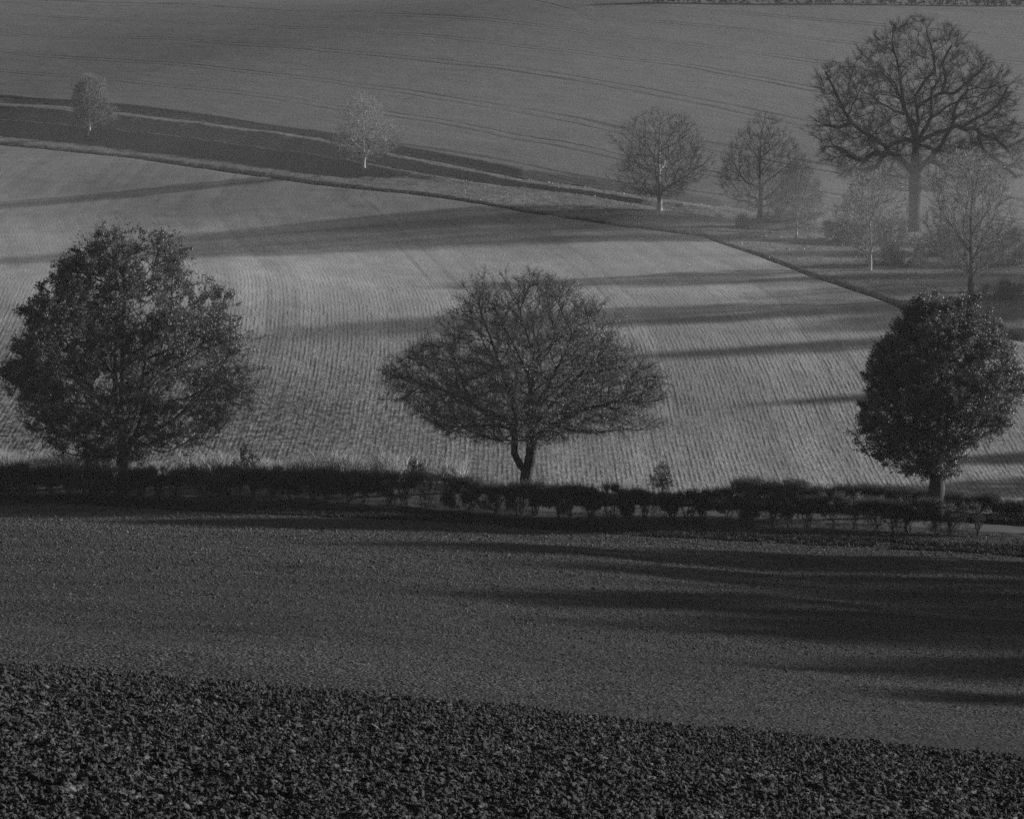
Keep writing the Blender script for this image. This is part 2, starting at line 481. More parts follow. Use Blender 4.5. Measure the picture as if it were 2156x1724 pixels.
# ------------------------------------------------------------------ clods of earth on the near brow
def icosphere():
    t = (1 + 5 ** .5) / 2
    v = [(-1, t, 0), (1, t, 0), (-1, -t, 0), (1, -t, 0), (0, -1, t), (0, 1, t), (0, -1, -t), (0, 1, -t), (t, 0, -1), (t, 0, 1), (-t, 0, -1), (-t, 0, 1)]
    f = [(0, 11, 5), (0, 5, 1), (0, 1, 7), (0, 7, 10), (0, 10, 11), (1, 5, 9), (5, 11, 4), (11, 10, 2), (10, 7, 6), (7, 1, 8), (3, 9, 4), (3, 4, 2), (3, 2, 6), (3, 6, 8), (3, 8, 9), (4, 9, 5), (2, 4, 11), (6, 2, 10), (8, 6, 7), (9, 8, 1)]
    v = [Vector(p).normalized() for p in v]; mid = {}
    def m(a, b):
        k = (min(a, b), max(a, b))
        if k not in mid: v.append(((v[a] + v[b]) / 2).normalized()); mid[k] = len(v) - 1
        return mid[k]
    g = []
    for a, b, c in f:
        x, y, z = m(a, b), m(b, c), m(c, a)
        g += [(a, x, z), (b, y, x), (c, z, y), (x, y, z)]
    return np.array([tuple(p) for p in v]), np.array(g)

def rot_mats(rng, n):
    q = rng.normal(size=(n, 4)); q /= np.linalg.norm(q, axis=1)[:, None]
    w_, x, y, z = q.T
    return np.stack([np.stack([1 - 2 * (y * y + z * z), 2 * (x * y - z * w_), 2 * (x * z + y * w_)], -1),
                     np.stack([2 * (x * y + z * w_), 1 - 2 * (x * x + z * z), 2 * (y * z - x * w_)], -1),
                     np.stack([2 * (x * z - y * w_), 2 * (y * z + x * w_), 1 - 2 * (x * x + y * y)], -1)], 1)

def clods(name, n, yr, rad, mat, label, seed, sub=True, sq=1.0):
    rng = np.random.default_rng(seed)
    iv, itf = icosphere()
    if not sub:
        t = (1 + 5 ** .5) / 2; iv = iv[:12]
        itf = np.array([(0, 11, 5), (0, 5, 1), (0, 1, 7), (0, 7, 10), (0, 10, 11), (1, 5, 9), (5, 11, 4), (11, 10, 2), (10, 7, 6), (7, 1, 8), (3, 9, 4), (3, 4, 2), (3, 2, 6), (3, 6, 8), (3, 8, 9), (4, 9, 5), (2, 4, 11), (6, 2, 10), (8, 6, 7), (9, 8, 1)])
    y = np.sqrt(rng.uniform(yr[0] ** 2, yr[1] ** 2, n)); x = rng.uniform(-1, 1, n) * (.185 * y + .8)
    keep = vnoise(x * 1.1, y * 1.1, 31) + vnoise(x * 3.3, y * 3.3, 32) * .6 + rng.uniform(0, .5, n) > .72
    x, y = x[keep], y[keep]; n = len(x)
    r = rad[0] * np.exp(rng.normal(0, rad[1], n)); r = np.minimum(r, rad[0] * 3.2)
    if yr[1] > 100: r = r * y / 115
    z = H(x, y) + clod_dz(x, y)
    var = iv[None] * (1 + rng.normal(0, .24 if not sub else .16, (24, len(iv), 1)))
    sc = np.stack([rng.uniform(.8, 1.5, n), rng.uniform(.7, 1.1, n), rng.uniform(.5, .95, n)], -1)
    P = var[rng.integers(0, 24, n)] * sc[:, None, :]
    P = np.einsum('nij,nkj->nki', rot_mats(rng, n), P) * r[:, None, None]
    P[..., 2] *= sq
    P += np.stack([x, y, z + r * .25], -1)[:, None, :]
    Fc = itf[None] + (np.arange(n) * len(iv))[:, None, None]
    o = mesh_np(name, P.reshape(-1, 3), [(Fc.reshape(-1, 3), 0)], [mat], smooth=sub)
    return tag(o, label, 'soil', kind='stuff')
clods('soil_clods', 210000, (16.5, 34), (.0098, .5), M_CLOD, 'dark broken clods of ploughed earth covering the near brow', 3, sub=False)

clods('field_clods', 190000, (64, 138.5), (.024, .42), M_CLODL, 'small clods and stones scattered all over the broad dark field below the hedge', 8, sub=False, sq=.7)

# ------------------------------------------------------------------ trees
REF = np.array([.36, .9, .11]); REF /= np.linalg.norm(REF)
def frames(T):
    T = T / (np.linalg.norm(T, axis=1)[:, None] + 1e-9)
    X = np.cross(T, REF); X /= (np.linalg.norm(X, axis=1)[:, None] + 1e-9)
    return X, np.cross(T, X)
def tubes(p0, t0, r0, p1, t1, r1, k, off=0):
    n = len(p0)
    th = np.arange(k) * 2 * math.pi / k; c, s = np.cos(th), np.sin(th)
    a, b = frames(t0); A = p0[:, None] + r0[:, None, None] * (a[:, None] * c[None, :, None] + b[:, None] * s[None, :, None])
    a, b = frames(t1); B = p1[:, None] + r1[:, None, None] * (a[:, None] * c[None, :, None] + b[:, None] * s[None, :, None])
    V = np.concatenate([A, B], 1).reshape(-1, 3)
    i = np.arange(k); j = (i + 1) % k
    q = np.stack([i, j, j + k, i + k], -1)
    Fq = (q[None] + (np.arange(n) * 2 * k)[:, None, None]).reshape(-1, 4) + off
    return V, Fq

class Env:
    def __init__(s, rows, depth=1.0, rag=.34, sd=0):
        s.rag, s.sd = rag, sd
        r = np.array(sorted(rows)); s.h, s.L, s.R = r[:, 0], np.abs(r[:, 1]), r[:, 2]; s.depth = depth
    def radius(s, h, th):
        L = np.interp(h, s.h, s.L, 0, 0); Rr = np.interp(h, s.h, s.R, 0, 0)
        c = np.cos(th); m = np.minimum((L + Rr) / 2, (L + Rr) / 2)
        return np.where(c > 0, m + (Rr - m) * c, m - (L - m) * c) * (1.0 + s.rag * (vnoise(np.cos(th) * 2.2 + 5, h * .75 + np.sin(th) * 1.5, s.sd) + .5 * vnoise(np.cos(th) * 5 + 9, h * 1.9 + np.sin(th) * 4, s.sd + 1) - .75))
    def sample(s, rng, n, power=.42):
        # a few shoots reach past the outline
        out = []
        hs = np.linspace(s.h[0], s.h[-1], 60); wt = (np.interp(hs, s.h, s.L) + np.interp(hs, s.h, s.R)) ** 1.6 + .02
        h = rng.choice(hs, n, p=wt / wt.sum()) + rng.uniform(-.5, .5, n) * (hs[1] - hs[0])
        th = rng.uniform(0, 2 * math.pi, n); r = s.radius(h, th) * rng.uniform(0, 1, n) ** power * np.where(rng.uniform(0, 1, n) < .06, 1.1, 1.0)
        return np.stack([r * np.cos(th), r * np.sin(th), h], -1)
    def inside(s, p):
        th = np.arctan2(p[:, 1], p[:, 0]); r = np.hypot(p[:, 0], p[:, 1])
        return (r <= s.radius(p[:, 2], th) * 1.04) & (p[:, 2] > s.h[0]) & (p[:, 2] < s.h[-1] + .2)

def grow(seed, trunks, env, n_limb, n_br, n_fine, wpath=.22, ang=.55, step=.28, jit=.04, allow_from=1.5, power=.42, clump=.5, hsz=.5, smooth=1):
    rng = np.random.default_rng(seed)
    cap = 90000
    P = np.zeros((cap, 3)); D = np.zeros((cap, 3)); par = np.full(cap, -1); path = np.zeros(cap); ok = np.zeros(cap, bool)
    n = 0
    for ti, tr in enumerate(trunks):
        tr = np.array(tr, float)
        if ti == 0:
            P[0] = tr[0]; D[0] = (0, 0, 1); n = 1; last = 0
        else:
            last = int(np.argmin(((P[:n] - tr[0]) ** 2).sum(1)))
        for a, b in zip(tr[:-1], tr[1:]):
            L = np.linalg.norm(b - a); m = max(1, int(L / step))
            for q in range(1, m + 1):
                pt = a + (b - a) * q / m + rng.normal(0, jit * .5, 3)
                P[n] = pt; dd = pt - P[last]; D[n] = dd / (np.linalg.norm(dd) + 1e-9); par[n] = last
                path[n] = path[last] + np.linalg.norm(dd); ok[n] = pt[2] >= allow_from; last = n; n += 1
    ntr = n
    cen = np.array([0, 0, allow_from])
    limb = env.sample(rng, n_limb * 4, .12)
    # spread the limb targets apart
    sel = [limb[0]]
    for c in limb[1:]:
        if len(sel) >= n_limb: break
        if min(np.linalg.norm(c - q) for q in sel) > hsz * 2.2: sel.append(c)
    limb = np.array(sel)
    br = env.sample(rng, n_br, power)
    nc = max(8, int(n_br * .35))
    cc = env.sample(rng, nc, .3)
    g = cc[rng.integers(0, nc, n_fine)] + rng.normal(0, hsz, (n_fine, 3))
    uni = env.sample(rng, n_fine, power)
    fine = np.where(rng.uniform(0, 1, (n_fine, 1)) < clump, g, uni)
    fine = fine[env.inside(fine)]
    for stage, tg in enumerate((limb, br, fine)):
        for t in tg:
            d = t - P[:n]; L = np.sqrt((d ** 2).sum(1)) + 1e-6
            cs = (d * D[:n]).sum(1) / L
            cost = L * (1 + ang * (1 - cs)) + wpath * path[:n]
            cost[~ok[:n]] = 1e9
            j = int(np.argmin(cost)); LL = L[j]
            if LL < .12: continue
            m = max(1, int(round(LL / step)))
            p0 = P[j]; t0 = D[j] * LL * .7; t1 = (t - p0) * .8 + np.array([0, 0, .12 * LL])
            last = j
            for q in range(1, m + 1):
                s = q / m
                pt = (2 * s ** 3 - 3 * s ** 2 + 1) * p0 + (s ** 3 - 2 * s ** 2 + s) * t0 + (-2 * s ** 3 + 3 * s ** 2) * t + (s ** 3 - s ** 2) * t1
                pt = pt + rng.normal(0, jit, 3)
                P[n] = pt; dd = pt - P[last]; D[n] = dd / (np.linalg.norm(dd) + 1e-9); par[n] = last
                path[n] = path[last] + np.linalg.norm(dd); ok[n] = True; last = n; n += 1
                if n >= cap - 50: break
            if n >= cap - 50: break
    P, D, par = P[:n], D[:n], par[:n]
    kids = np.bincount(par[1:], minlength=n)
    return P, par, kids, rng, ntr

def radii(par, kids, r_tip, r_trunk):
    n = len(par); nl = max(2, int((kids == 0).sum()))
    e = math.log(nl) / math.log(r_trunk / r_tip)
    acc = np.zeros(n)
    for i in range(n - 1, 0, -1):
        if kids[i] == 0: acc[i] = r_tip ** e
        acc[par[i]] += acc[i]
    if kids[0] == 0: acc[0] = r_tip ** e
    return acc ** (1 / e)

def tree(name, base, label, cat, seed, trunks, env, counts, r_trunk, r_tip=.009, twigs=4000, twig_len=.45, leaves=0, leaf=.09,
         bark=None, twigm=None, leafm=None, group=None, thick=.045, twig_r=.006, leaf_bias=None, parts=('trunk', 'crown'), flare=1.5,
         up=.25, limb_r=None, **kw):
    bark = bark or M_BARK; twigm = twigm or M_TWIG; leafm = leafm or M_LEAF
    P, par, kids, rng, ntr = grow(seed, trunks, env, *counts, **kw)
    n = len(P)
    rad = radii(par, kids, r_tip, r_trunk)
    if limb_r:
        hh = np.linalg.norm(P[:ntr] - P[0], axis=1) / env.h[-1]
        rad[:ntr] = np.maximum(rad[:ntr], limb_r * (1 - hh) + .05)
        for q in range(1, ntr): rad[q] = min(rad[q], rad[par[q]])
    # trunk flare and slight unevenness
    rad = rad * (1 + (flare - 1) * np.exp(-P[:, 2] / .35)) * (1 + .06 * rng.normal(size=n) * (rad > .05))
    idx = np.arange(1, n); pr = par[1:]
    main = np.zeros(n, int) - 1; best = np.zeros(n)
    for i in range(1, n):
        if rad[i] > best[par[i]]: best[par[i]] = rad[i]; main[par[i]] = i
    E = P[idx] - P[pr]; E /= (np.linalg.norm(E, axis=1)[:, None] + 1e-9)
    Din = np.zeros((n, 3)); Din[1:] = E; Din[0] = (0, 0, 1)
    T = Din.copy(); hm = main >= 0
    T[hm] = Din[hm] + Din[main[hm]]; T /= (np.linalg.norm(T, axis=1)[:, None] + 1e-9); T[0] = (0, 0, 1)
    ismain = main[pr] == idx
    t0 = np.where(ismain[:, None], T[pr], E); r0 = np.where(ismain, rad[pr], np.minimum(rad[idx] * 1.15, rad[pr]))
    t1 = T[idx]; r1 = rad[idx]
    root = thing(name, base, label, cat, group)
    big = r0 > thick
    for q in range(1, n):
        if par[q] > 0 and not big[par[q] - 1]: big[q - 1] = False
    p0, p1 = P[pr].copy(), P[idx]
    p0[pr == 0] -= np.array([0, 0, .35])
    if big.any():
        V, Fq = tubes(p0[big], t0[big], r0[big], p1[big], t1[big], r1[big], 9)
        mesh_np(parts[0], V, [(Fq, 0)], [bark], parent=root)
    sm = ~big
    Vs, Fs = [], []; off = 0
    V, Fq = tubes(p0[sm], t0[sm], r0[sm], p1[sm], t1[sm], r1[sm], 4); Vs.append(V); Fs.append((Fq, 0)); off += len(V)
    # fine twigs
    cand = idx[(rad[idx] < r_tip * 2.6) & (idx >= ntr)]
    if len(cand) and twigs:
        j = rng.choice(cand, twigs); f = rng.uniform(0, 1, (twigs, 1))
        s0 = P[par[j]] * (1 - f) + P[j] * f
        ctr = np.array([0, 0, env.h[0] + .35 * (env.h[-1] - env.h[0])])
        outw = s0 - ctr; outw /= (np.linalg.norm(outw, axis=1)[:, None] + 1e-9)
        d = Din[j] * .8 + outw * .45 + np.array([0, 0, up]) + rng.normal(0, .42, (twigs, 3)); d /= np.linalg.norm(d, axis=1)[:, None]
        L = twig_len * rng.uniform(.4, 1.3, (twigs, 1))
        m1 = s0 + d * L * .5; d2 = d + rng.normal(0, .25, d.shape) + np.array([0, 0, .1]); d2 /= np.linalg.norm(d2, axis=1)[:, None]
        e1 = m1 + d2 * L * .5
        tr = np.full(twigs, twig_r)
        V, Fq = tubes(s0, d, tr, m1, d2, tr * .75, 3, off); Vs.append(V); Fs.append((Fq, 0)); off += len(V)
        V, Fq = tubes(m1, d2, tr * .75, e1, d2, tr * .4, 3, off); Vs.append(V); Fs.append((Fq, 0)); off += len(V)
        # side shoots
        d3 = d2 + rng.normal(0, .7, d.shape); d3 /= np.linalg.norm(d3, axis=1)[:, None]
        e3 = m1 + d3 * L * .45
        V, Fq = tubes(m1, d3, tr * .6, e3, d3, tr * .35, 3, off); Vs.append(V); Fs.append((Fq, 0)); off += len(V)
        if leaves:
            k = rng.integers(0, twigs, leaves); g = rng.uniform(0, 1, (leaves, 1)); side = rng.uniform(0, 1, (leaves, 1)) < .5
            lp = np.where(side, m1[k] * (1 - g) + e1[k] * g, m1[k] * (1 - g) + e3[k] * g) + rng.normal(0, leaf * .6, (leaves, 3))
            if leaves > 50000:     # open gaps between the leafy sprays
                gp = vnoise(lp[:, 0] * .95 + lp[:, 1] * .55 + 40, lp[:, 2] * 1.25 - lp[:, 1] * .45 + 9, seed) + .5 * vnoise(lp[:, 0] * 2.6 + lp[:, 1] * 1.7, lp[:, 2] * 3.1 + lp[:, 1] * 1.1, seed + 5)
                lp = lp[gp > .56]
            if leaf_bias is not None:
                kp = rng.uniform(0, 1, len(lp)) < leaf_bias(lp); lp = lp[kp]
            nl = len(lp)
            Rm = rot_mats(rng, nl); sz = leaf * rng.uniform(.6, 1.35, nl)
            q = np.array([(-.5, 0, 0), (0, -.36, .06), (.55, 0, 0), (0, .36, .06)])
            LV = np.einsum('nij,kj->nki', Rm, q) * sz[:, None, None]
            LV = LV + lp[:, None]
            LF = (np.arange(4)[None] + (np.arange(nl) * 4)[:, None]) + off
            Vs.append(LV.reshape(-1, 3)); Fs.append((LF, 1)); off += nl * 4
    mesh_np(parts[1], np.concatenate(Vs), Fs, [twigm, leafm], parent=root, smooth=False)
    return root

# --- the three roadside trees
yA, yB, yC = 151.5, 149.2, 144.4
envA = Env([(13.7, -1.0, 1.0), (12.9, -2.2, 2.6), (12.0, -3.0, 3.0), (11.1, -3.9, 4.2), (10.1, -4.3, 4.6), (9.1, -5.2, 5.9), (8.4, -4.8, 5.8), (7.5, -5.6, 6.6), (6.8, -5.2, 6.2), (6.0, -6.1, 6.9), (5.0, -6.0, 6.7), (4.3, -5.2, 6.5), (3.4, -5.3, 5.2), (2.6, -3.6, 4.6), (1.9, -3.3, 3.4), (1.3, -2.4, 3.0)], depth=.8, rag=.2, sd=3)
envA.R = envA.R * 1.13; envA.L = envA.L * 1.03
tree('broadleaf_tree', at_y(262, yA), 'large leafy round-crowned roadside tree at the left, rising behind the hedge', 'tree', 11,
     [[(0, 0, 0), (0.02, 0, 1.2), (-.05, 0, 2.6), (-.15, .1, 4.2), (-.1, .1, 6.2), (0, 0, 8.6), (.1, .1, 11)],
      [(0, 0, 1.6), (.7, .1, 2.9), (1.1, .2, 4.5), (1.8, .2, 6.6), (2.3, .3, 8.5)],
      [(-.1, 0, 2.7), (-1.1, -.3, 4.2), (-2.4, -.5, 6.2), (-3.1, -.5, 8)],
      [(-.1, 0, 2.2), (.6, -.8, 3.6), (1.2, -1.8, 5.6)], [(-.1, 0, 2.4), (-.5, .9, 4), (-.8, 2, 6)]],
     envA, (46, 420, 4200), .42, r_tip=.006, twigs=26000, twig_len=.5, leaves=300000, leaf=.1, allow_from=1.4, wpath=.38, jit=.025, hsz=.42, clump=.85,
     leaf_bias=lambda p: np.clip(1.1 - .045 * (p[:, 0] + 6), .3, 1))
envB = Env([(11.4, -2.0, -.3), (10.9, -3.4, 2.0), (9.9, -3.9, 3.4), (9.2, -4.2, 4.0), (8.2, -4.7, 4.7), (7.2, -6.0, 5.4), (6.25, -7.2, 6.6), (5, -7.3, 7.0), (4.3, -6.8, 7.1), (3.6, -5.7, 6.7), (2.9, -4.5, 3.9), (2.4, -3.6, 1.5)], depth=.7, rag=.4, sd=33)
envB.L = envB.L * .95
tree('hawthorn_tree', at_y(1108, yB), 'spreading half-bare tree with a forked trunk, in the middle behind the hedge', 'tree', 23,
     [[(0, 0, 0), (.05, 0, .9), (.22, 0, 1.5), (.3, 0, 2.4), (.2, 0, 3.2), (.1, 0, 4.2), (.3, .1, 5.4), (0.4, 0, 7), (-.3, 0, 9)],
      [(.03, 0, .8), (-.35, 0, 1.3), (-.62, -.1, 1.9), (-.6, -.1, 2.7), (-.9, 0, 3.4), (-2.2, 0, 4.2), (-4.2, 0, 5.1)],
      [(-.62, -.1, 2.5), (-.5, .1, 3.6), (-.9, .1, 5), (-1.6, .2, 7.2), (-2.3, .2, 9)],
      [(.3, 0, 2.6), (1.3, 0, 3.2), (2.7, .1, 4.0), (4.4, .1, 4.5), (6.2, 0, 4.5)],
      [(.2, 0, 3.0), (1.2, -.3, 4.3), (2.6, -.5, 5.8), (4, -.5, 7.2)],
      [(-.8, 0, 3.2), (-2, .2, 3.3), (-3.8, .2, 3.2)],
      [(.2, 0, 3.1), (0, .9, 4.2), (.5, 2.2, 5.8)], [(.2, 0, 3.0), (.4, -1.0, 4.2), (.1, -2.4, 5.8)]],
     envB, (60, 520, 4600), .34, r_tip=.0075, twigs=36000, twig_len=.55, leaves=36000, leaf=.08, allow_from=2.3, wpath=.38, jit=.025, hsz=.5, clump=.45, leafm=M_LEAFL,
     flare=1.3, up=0.0)
envC = Env([(11.2, -.6, 1.6), (10.6, -1.2, 2.5), (9.65, -2.1, 3.1), (8.7, -2.6, 3.6), (7.6, -3.2, 4.1), (6.4, -3.8, 4.2), (5.2, -3.8, 4.0), (4.5, -3.7, 3.5), (3.8, -3.5, 2.3), (3.1, -3.1, 1.2), (2.5, -2.3, 1.2), (2.1, -.6, 1.1)], rag=.26, sd=9)
tree('broadleaf_tree', at_y(1972, yC), 'dense dome-crowned leafy tree with a sunlit right edge, at the right by the road', 'tree', 37,
     [[(0, 0, 0), (.02, 0, 1.2), (.1, 0, 2.2), (.2, 0, 3.2), (.1, 0, 5), (0, 0, 7), (.1, .1, 9)],
      [(.05, 0, 1.9), (-.5, 0, 2.7), (-1.1, .1, 3.8), (-1.9, .1, 5.4)],
      [(.2, 0, 2.9), (.9, 0, 3.7), (1.8, .1, 4.7), (2.6, .1, 6)],
      [(.1, 0, 2.5), (.3, -.8, 4), (.4, -1.6, 6)], [(.1, 0, 2.5), (-.2, .9, 4), (-.4, 1.8, 6)]],
     envC, (40, 320, 3000), .38, r_tip=.006, twigs=20000, twig_len=.45, leaves=170000, leaf=.098, allow_from=2.0, wpath=.38, jit=.025, hsz=.4, clump=.8)

# --- trees on the bank and by the field corner
g_bank = None
def far_tree(name, u, v, yd, label, seed, rows, r, counts=(30, 260, 1900), twigs=10000, trunk_h=None, leaves=0, bark=None, tl=.5, y0=150, twm=None, **kw):
    b = at(u, v, y0); k = b[1] / yd
    e = Env([(q[0] * k, q[1] * k, q[2] * k) for q in rows], sd=seed, rag=.48); th = trunk_h or e.h[-1] * .8
    tr = [[(0, 0, 0), (.03, 0, e.h[0] + .5), (-.05, .05, th * .6), (.05, 0, th)]]
    kw.setdefault('leaf', .1); kw.setdefault('wpath', .42); kw.setdefault('jit', .025); kw.setdefault('step', .22); kw.setdefault('allow_from', e.h[0] * .8)
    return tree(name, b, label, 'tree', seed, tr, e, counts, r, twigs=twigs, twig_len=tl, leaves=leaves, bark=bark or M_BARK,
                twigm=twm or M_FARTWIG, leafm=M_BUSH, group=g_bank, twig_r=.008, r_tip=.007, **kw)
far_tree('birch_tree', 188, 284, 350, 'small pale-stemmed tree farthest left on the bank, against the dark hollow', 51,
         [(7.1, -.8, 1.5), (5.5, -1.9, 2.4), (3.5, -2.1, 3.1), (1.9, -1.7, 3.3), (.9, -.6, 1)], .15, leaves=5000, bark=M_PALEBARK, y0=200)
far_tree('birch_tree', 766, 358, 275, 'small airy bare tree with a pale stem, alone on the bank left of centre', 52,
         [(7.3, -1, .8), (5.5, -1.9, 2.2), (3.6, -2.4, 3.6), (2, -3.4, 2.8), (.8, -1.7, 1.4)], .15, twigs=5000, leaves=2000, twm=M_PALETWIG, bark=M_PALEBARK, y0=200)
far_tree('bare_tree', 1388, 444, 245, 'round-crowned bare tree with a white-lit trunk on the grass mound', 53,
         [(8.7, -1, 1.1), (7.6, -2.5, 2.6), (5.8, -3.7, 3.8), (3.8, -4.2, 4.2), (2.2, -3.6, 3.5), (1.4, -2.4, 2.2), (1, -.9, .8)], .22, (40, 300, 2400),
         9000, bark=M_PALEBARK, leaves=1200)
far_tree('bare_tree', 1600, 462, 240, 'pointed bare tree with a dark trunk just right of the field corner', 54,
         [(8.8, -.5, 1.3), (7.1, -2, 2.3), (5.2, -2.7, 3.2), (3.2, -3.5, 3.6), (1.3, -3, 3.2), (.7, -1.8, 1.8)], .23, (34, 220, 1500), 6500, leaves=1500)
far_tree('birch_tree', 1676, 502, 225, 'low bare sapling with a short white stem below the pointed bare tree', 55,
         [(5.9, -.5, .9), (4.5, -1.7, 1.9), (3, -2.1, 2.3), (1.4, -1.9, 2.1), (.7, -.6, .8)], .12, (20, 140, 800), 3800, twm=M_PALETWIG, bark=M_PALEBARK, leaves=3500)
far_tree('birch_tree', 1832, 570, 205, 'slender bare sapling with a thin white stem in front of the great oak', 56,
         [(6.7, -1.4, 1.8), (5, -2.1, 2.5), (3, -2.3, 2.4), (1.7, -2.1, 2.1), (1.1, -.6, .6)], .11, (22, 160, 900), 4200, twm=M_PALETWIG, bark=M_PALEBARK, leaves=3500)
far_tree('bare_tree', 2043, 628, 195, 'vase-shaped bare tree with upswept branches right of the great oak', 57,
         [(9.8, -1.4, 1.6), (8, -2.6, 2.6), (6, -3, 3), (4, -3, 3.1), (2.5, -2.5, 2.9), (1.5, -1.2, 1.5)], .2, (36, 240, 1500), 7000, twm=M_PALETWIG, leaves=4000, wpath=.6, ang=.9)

oak = at(1925, 487, 150)
so = oak[1] / 260 * .985
envO = Env([(q[0] * so, q[1] * so, q[2] * so) for q in [(19.4, -1.8, 1.2), (18.6, -3.4, 3.6), (17.3, -4.6, 5.2), (15.6, -5.7, 6.9), (15.0, -9.0, 7.4), (13.9, -9.2, 8.4), (12, -9.5, 9.2), (9.6, -9.3, 10.1), (7, -8.8, 10.4), (4.9, -7, 9.6), (3.7, -4.2, 7)]], rag=.3, sd=4)
tree('oak_tree', oak, 'great bare oak with a massive dark trunk and twisting limbs, tallest on the far hillside', 'tree', 71,
     [[(p[0] * so, p[1] * so, p[2] * so) for p in t] for t in
     [[(0, 0, 0), (0, 0, 2), (.02, 0, 4.4), (0, .1, 6), (.05, 0, 8), (-.5, 0, 9.8), (-.9, .1, 11), (-1.3, .1, 12.6), (-1.6, 0, 14.8), (-2.2, 0, 17)],
      [(0.05, 0, 8.2), (.25, 0, 10.3), (-.05, .1, 12), (.5, .2, 13), (1.1, .2, 13.9), (1.7, .2, 14.4), (1.6, .3, 16), (.9, .3, 18)],
      [(.1, 0, 11.2), (1.2, -.2, 11.9), (2.3, -.3, 12.5), (2.6, -.4, 13.6), (2.3, -.3, 15.2), (3, -.3, 16.6)],
      [(2.3, -.3, 12.5), (3.4, -.4, 12.4), (4.6, -.5, 13.4), (5.8, -.6, 14.6)],
      [(-.05, 0, 5.2), (-.6, 0, 5.7), (-1.3, .1, 6.5), (-2.4, .2, 7.1), (-3.0, .3, 6.6), (-3.5, .3, 5.8), (-4.4, .3, 5.5)],
      [(-2.4, .2, 7.1), (-2.7, 0, 7.7), (-3.8, -.2, 8.4), (-4.9, -.3, 9.1), (-5.8, -.4, 9.8), (-6.4, -.5, 10.6), (-6.9, -.6, 11.6), (-7.6, -.6, 13), (-8.3, -.6, 14.4)],
      [(.0, 0, 8), (-.9, .1, 8.3), (-1.8, .2, 8.0), (-2.6, .1, 7.5)],
      [(-2.5, .2, 7.1), (-3.8, .8, 7.0), (-4.6, 1.0, 6.3), (-5.8, 1.2, 6.8), (-7, 1.3, 7.6)],
      [(-5.8, -.4, 9.8), (-6.9, .4, 9.3), (-8, .8, 9.6)],
      [(.05, 0, 5.2), (.6, 0, 5.9), (1.3, 0, 6.5), (1.9, .1, 7.1), (2.5, .1, 8), (3.1, .1, 9.1), (3.4, .1, 9.9), (3.6, .2, 11.3), (4.6, .2, 12.6)],
      [(.1, 0, 8.0), (1.1, .3, 8.5), (2.1, .4, 8.9), (3.8, .5, 9.5), (4.6, .4, 9.2), (5.4, .3, 9.3), (6.2, .2, 8.6), (7.2, .2, 8.4), (8.4, .2, 7.4)],
      [(4.2, .4, 9.4), (5.4, .8, 10.1), (6.5, 1, 10.5), (7.6, 1.2, 11.4), (8.5, 1.2, 13)],
      [(5.6, .3, 8.9), (5.9, .2, 8), (6.3, .1, 7.2), (7.9, 0, 6.0), (9.2, 0, 4.8)],
      [(0, 0, 6.6), (.5, 1.2, 8.2), (.4, 2.4, 9.4), (-.6, 3.6, 11.2), (-1.2, 4.2, 13)],
      [(0, 0, 7.3), (.4, -1.4, 8.8), (1, -2.8, 10.2), (.8, -4.0, 12.4)]]],
     envO, (44, 420, 3400), .56, r_tip=.0085, limb_r=.27, twigs=36000, twig_len=.6, allow_from=4.6, wpath=.24, ang=.6, jit=.06, step=.38, hsz=.8,
     clump=.3, power=.27, thick=.07, twig_r=.009, flare=1.35, twigm=M_OAKTWIG, bark=M_OAK)

# --- trees standing outside the picture on the right, whose long shadows cross the fields
def side_tree(x, y, h, wd, seed, lab, dense=True):
    dense = y < 150 or h > 20
    e = Env([(h, -wd * .25, wd * .25), (h * .85, -wd * .7, wd * .7), (h * .55, -wd, wd), (h * .3, -wd * .85, wd * .85), (h * .17, -wd * .3, wd * .3)], sd=seed)
    tree('roadside_tree', (x, y, ground(x, y)), lab, 'tree', seed, [[(0, 0, 0), (.05, 0, h * .3), (0, .1, h * .75)]], e, (20, 100, 420), .33,
         twigs=2600, twig_len=.7, leaves=9000 if dense else 900, leaf=.3 if dense else .16, allow_from=h * .15, twig_r=.012, r_tip=.02)
SIDE = [(38, 130, 14, 4.0), (47, 124, 15, 4.2), (55, 121, 15, 4.4), (42, 110, 14, 4.0), (52, 106, 15, 4.6), (62, 111, 17, 4.6), (58, 99, 15, 4.4), (70, 104, 17, 5),
        (46, 87, 10, 2.6), (40, 159, 4.5, 2.4), (44, 167, 4.5, 1.2), (43, 181, 6.2, 1.0), (44, 194, 8, 1.4), (45, 204, 8.5, 1.3), (48, 201, 6.5, 2.6), (53, 207, 7.5, 3), (46, 219, 9, 1.3),
        (60, 206, 9, 4), (50, 213, 8, 3.4), (56, 221, 9, 4), (60, 231, 10, 4.5), (52, 236, 9, 3.5)]
NEARW = ['first', 'second', 'third', 'fourth', 'fifth', 'sixth', 'seventh', 'eighth', 'ninth', 'tenth', 'eleventh', 'twelfth', 'thirteenth', 'fourteenth', 'fifteenth', 'sixteenth', 'seventeenth', 'eighteenth', 'nineteenth', 'twentieth', 'twenty-first', 'twenty-second', 'twenty-third']
for i, (x, y, h, wd) in enumerate(SIDE):
    side_tree(x, y, h, wd, 200 + i, '%s tree of the clump beyond the right edge of the view' % NEARW[i])

